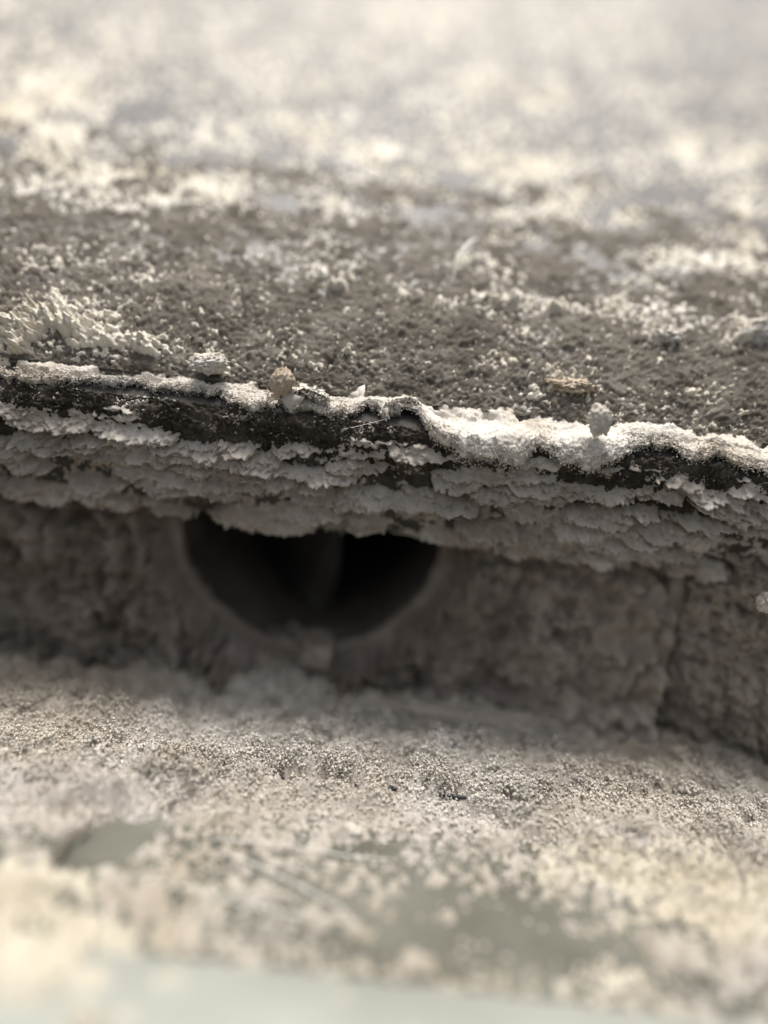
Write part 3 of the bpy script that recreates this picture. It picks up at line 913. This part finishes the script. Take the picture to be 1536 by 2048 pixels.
def panel_pt(px, py, lift=0.0):
    r = ray(px, py)
    L = np.linspace(0, 20, 4000)
    S = sheet_pt(L, 0.0) - CO
    k = S[:, 1] / r[1]
    i = int(np.argmin(np.abs(r[2] * k - S[:, 2])))
    return CO + r * k[i] + sheet_n(L[i]) * lift
clump(at(1200, 842, 3.86), (0.13, 0.12, 0.17), "small pale lump stuck upright on the right half of the white crust", M_crust, 1, 0.3)
clump(at(563, 762, 3.92), (0.13, 0.12, 0.17), "tan speckled pellet wedged at the seam left of centre", M_tan, 2, -0.2, 0.25)
clump(at(418, 728, 4.05), (0.22, 0.15, 0.13), "large cream lump on the seam left of the tan speckled pellet", M_crust, 3, 0.2, 0.35)
clump(panel_pt(1140, 772, 0.005), (0.30, 0.20, 0.084), "wide brownish crumbly lump on the panel above the white crust", M_tan, 4, 0.1)
clump(panel_pt(1328, 676, 0.005), (0.20, 0.18, 0.102), "bright blurred white lump on the panel edge of the right dust ridge", M_crust, 5)
clump(panel_pt(1505, 668, 0.005), (0.24, 0.2, 0.156), "brightest white lump touching the right edge of the picture", M_crust, 6)
b_ = floor_pt(632, 1330, 0.18)
o = link("dust_clump", box_mesh("dust_clump", (0, 0, 0), (0.24, 0.22, 0.20), 9, 22), M_wall)
o.location = tuple(at(632, 1296, 4.95)); o.rotation_euler = (0.1, 0.12, 0.2)
tag(o, "squarish dust lump in front of the dark round opening", "dust clump", "dust clumps caught on the panels")
clump(at(1110, 985, 4.22), (0.20, 0.12, 0.09), "white fluffy scrap hanging alone under the widest crust lobe", M_crust, 17, 0.15, 0.7)
clump(at(1400, 1075, 4.3), (0.22, 0.16, 0.18), "pale clump at the low right tip of the undercut face", M_grey, 18, 0.4, 0.6)
clump(at(1534, 1205, 4.14), (0.10, 0.13, 0.13), "yellowish crumbly clump on the brown side wall at the right edge", M_crust, 19, 0.4, 0.6)
clump(floor_pt(695, 1672, 0.02), (0.13, 0.10, 0.07), "white lump on the lower plate below the black seal", M_crust, 22)

# ================================================================== FIBRES
def fibre(pts, r, label, mat, n=50):
    p = bez(pts, n)
    rr = r * (1 - 0.6 * np.abs(np.linspace(-1, 1, n)) ** 4)
    c = p.mean(0)
    o = link("fibre", tube("fibre", p - c, rr, 6), mat)
    o.location = tuple(c)
    return tag(o, label, "fibre")
fibre([panel_pt(905, 570, .02), panel_pt(910, 545, .10), panel_pt(930, 520, .12), panel_pt(950, 492, .05)], 0.010, "curled bluish white wisp standing on the grey panel", M_thread)
fibre([panel_pt(492, 640, .0), panel_pt(490, 600, .08), panel_pt(485, 568, .05)], 0.007, "short grey upright fibre on the panel left of centre", M_plate)
fibre([at(650, 862, 4.02), at(700, 856, 3.98), at(772, 838, 3.97)], 0.0016, "hair-thin thread stretched under the white crust", M_thread)
fibre([floor_pt(425, 1688, .03), floor_pt(560, 1700, .03), floor_pt(690, 1722, .03), floor_pt(790, 1728, .02)], 0.0032, "pale straight thread lying across the plate, topmost of the three", M_thread)
fibre([floor_pt(430, 1710, .03), floor_pt(520, 1745, .03), floor_pt(610, 1790, .03), floor_pt(700, 1835, .02)], 0.0035, "pale thread slanting steeply down the plate, crossing between two others", M_thread)
fibre([floor_pt(250, 1765, .04), floor_pt(400, 1800, .04), floor_pt(560, 1838, .03), floor_pt(720, 1858, .03)], 0.0035, "long pale thread on the plate, lowest of the three", M_thread)
fibre([floor_pt(178, 1660, .05), floor_pt(168, 1680, .06), floor_pt(142, 1694, .05), floor_pt(126, 1722, .05), floor_pt(104, 1732, .04), floor_pt(108, 1752, .03)], 0.010, "dark brown husk lying beside the bare olive patch at left", M_twig)
